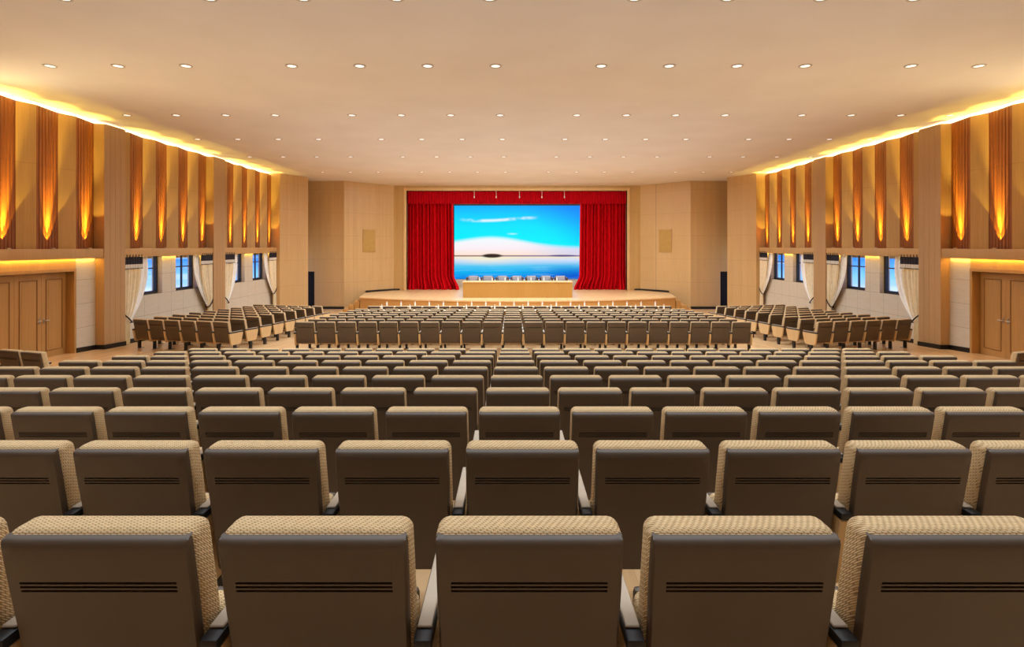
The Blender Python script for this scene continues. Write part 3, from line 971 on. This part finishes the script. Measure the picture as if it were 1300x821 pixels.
# ------------------------------------------------------------------ ceiling downlights
def downlight():
    r = empty('ceiling_downlight')
    bm = bmesh.new(); lathe(bm, [(.125, 0), (.125, -.010), (.112, -.015), (.090, -.012), (.086, -.002)], 24, cap=False)
    obj('trim_ring', bm, M['trimring'], r)
    bm = bmesh.new(); lathe(bm, [(.087, -.004), (.070, -.007), (.03, -.008)], 24)
    obj('lens', bm, M['lens'], r)
    return r
dp = downlight(); used = False
DLC = .73
xs = [DLC + sg * (1.057 + 1.36 * k + g * (3 * 1.36 + 2.115)) for sg in (-1, 1) for g in (0, 1) for k in range(4)]
xs.sort()
for ri, y in enumerate((8.12, 11.19, 15.4, 18.86, 22.6, 27.3)):
    vis = [x for x in xs if abs(x) * F / y < 662]
    for k, x in enumerate(vis):
        if abs(x) > 10.3 and y > 27 and x < 0: continue
        o = copy_tree(dp) if used else dp
        used = True
        o.location = (x, y, CEIL)
        tag(o, 'round recessed ceiling light, %s row from the top of the photo, %s from the left' % (ORD[ri], ORD[k]), 'ceiling light', 'recessed ceiling downlights')

# ------------------------------------------------------------------ lights
def lamp(name, typ, loc, energy, col, rot=(0, 0, 0), **kw):
    l = bpy.data.lights.new(name, typ); l.energy = energy; l.color = col
    for k, v in kw.items(): setattr(l, k, v)
    o = bpy.data.objects.new(name, l); COL.objects.link(o); o.location = loc; o.rotation_euler = rot
    return o
WARM = (.89, 1.0, 1.12)
AMB = (1.0, .58, .11)
BEAM = (1.0, .74, .13)
# wall uplights on the ledges
up = None
for n, (s, yc) in enumerate(lights):
    d = .14 - .095 + .135
    x = wx(s, d)
    if up is None:
        up = empty('wall_uplight')
        bm = bmesh.new(); lathe(bm, [(.05, 0), (.05, .02), (.042, .03), (.036, .03)], 14, cap=False); obj('housing', bm, M['steel'], up)
        bm = bmesh.new(); lathe(bm, [(.037, .004), (.037, .024), (.02, .027)], 14); obj('lens', bm, M['lamp'], up)
        o = up
    else: o = copy_tree(up)
    o.location = (x, yc, LEDGE1)
    bay, mod = divmod(n % 12, 4)
    tag(o, 'small uplight on the %s ledge at the %s niche of the %s bay' % (side_name[s], ORD[mod], ('nearest', 'middle', 'farthest')[bay]), 'uplight', 'uplights in the wall niches')
    up_dir = Vector((s * .10, 0, 1)).to_track_quat('-Z', 'Y').to_euler()
    lamp('uplight_beam', 'SPOT', (x, yc, LEDGE1 + .045), 110, BEAM, up_dir, spot_size=R(56), spot_blend=.2, shadow_soft_size=.012)
    lamp('uplight_core', 'SPOT', (x, yc, LEDGE1 + .045), 2200, BEAM, up_dir, spot_size=R(30), spot_blend=1.0, shadow_soft_size=.012)
for s in (-1, 1):
    # cove above the panels, washing the ceiling edge
    lamp('cove_strip', 'AREA', (wx(s, -.20), 11.7, PTOP - .015), 260, (1.0, .84, .52), (math.pi, 0, 0), shape='RECTANGLE', size=.05, size_y=32.0)
    lamp('cove_strip', 'AREA', (wx(s, -.30), 11.7, PTOP - .03), 360, (1.0, .86, .56), Vector((-s * 1.0, 0, 1)).to_track_quat('-Z', 'Y').to_euler(), shape='RECTANGLE', size=.05, size_y=32.0)
    for b, (y0, y1) in enumerate(BAYS):
        lamp('ledge_strip', 'AREA', (wx(s, .05), (y0 + y1) / 2, LEDGE0 - .006), 22 if b == 0 else 13, AMB, (0, 0, 0), shape='RECTANGLE', size=.03, size_y=y1 - y0 - .1)
# general downlighting
for y, e in ((2.6, 340), (10.5, 480), (19.0, 860), (26.0, 860)):
    lamp('house_light', 'AREA', (CX, y, CEIL - .06), e, WARM, (0, 0, 0), shape='RECTANGLE', size=17.0, size_y=6.0, spread=R(110) if y < 15 else R(150))
# added unseen area lamps facing up in mid-air, standing in for bounced light
COOL = (.72, 1.0, 1.48)
lamp('ceiling_bounce_fill', 'AREA', (CX, 5.0, 3.3), 105, COOL, (math.pi, 0, 0), shape='RECTANGLE', size=18.0, size_y=12.0)
lamp('ceiling_bounce_fill', 'AREA', (CX, 21.0, 3.0), 140, COOL, (math.pi, 0, 0), shape='RECTANGLE', size=16.0, size_y=14.0)
# stage
lamp('stage_wash', 'AREA', (SCX, 30.0, CEIL - .1), 400, (.92, 1.0, 1.04), (R(12), 0, 0), shape='RECTANGLE', size=12.0, size_y=2.0)
lamp('stage_inner', 'AREA', (SCX, 35.3, CEIL - .2), 240, (.92, 1.0, 1.06), (R(-8), 0, 0), shape='RECTANGLE', size=11.0, size_y=1.0)

# ------------------------------------------------------------------ world: open sky outside the windows
w = bpy.data.worlds.new('sky'); S.world = w; w.use_nodes = True
nt = w.node_tree; bg = nt.nodes['Background']
tc = nt.nodes.new('ShaderNodeTexCoord'); sp = nt.nodes.new('ShaderNodeSeparateXYZ'); nt.links.new(tc.outputs['Generated'], sp.inputs[0])
x, y, z = [E(nt, sp.outputs[i]) for i in range(3)]
t = z.smooth(-.092, .02)
col = ramp(nt, (z + .1) / .16, [(.0, rgb(214, 232, 255)), (.16, rgb(226, 236, 255)), (.26, rgb(150, 196, 255)), (.34, rgb(120, 190, 255)), (.5, rgb(40, 132, 255)), (1.0, rgb(18, 80, 220))])
cl = noise(nt, vec(nt, x * 3, y * 3, z * 60), 1.5, 4)
col = mix(nt, (cl - .52).smooth(0, .18) * .45, col, rgb(210, 222, 250))
nt.links.new(col, bg.inputs[0]); bg.inputs[1].default_value = 1.5

# ------------------------------------------------------------------ camera
cam = bpy.data.cameras.new('camera'); co = bpy.data.objects.new('camera', cam); COL.objects.link(co)
co.location = (0, 0, CAMZ); co.rotation_euler = (R(90), 0, 0)
cam.sensor_width = 36.0; cam.lens = 36.0 * F / 1300.0
cam.shift_y = -(410.5 - 312.0) / 1300.0
cam.clip_start = .05; cam.clip_end = 200
S.camera = co
S.view_settings.view_transform = 'Standard'
S.view_settings.look = 'None'
S.view_settings.exposure = 0.0
S.cycles.use_denoising = True
S.cycles.max_bounces = 6; S.cycles.diffuse_bounces = 4; S.cycles.glossy_bounces = 3
S.cycles.sample_clamp_indirect = 6.0
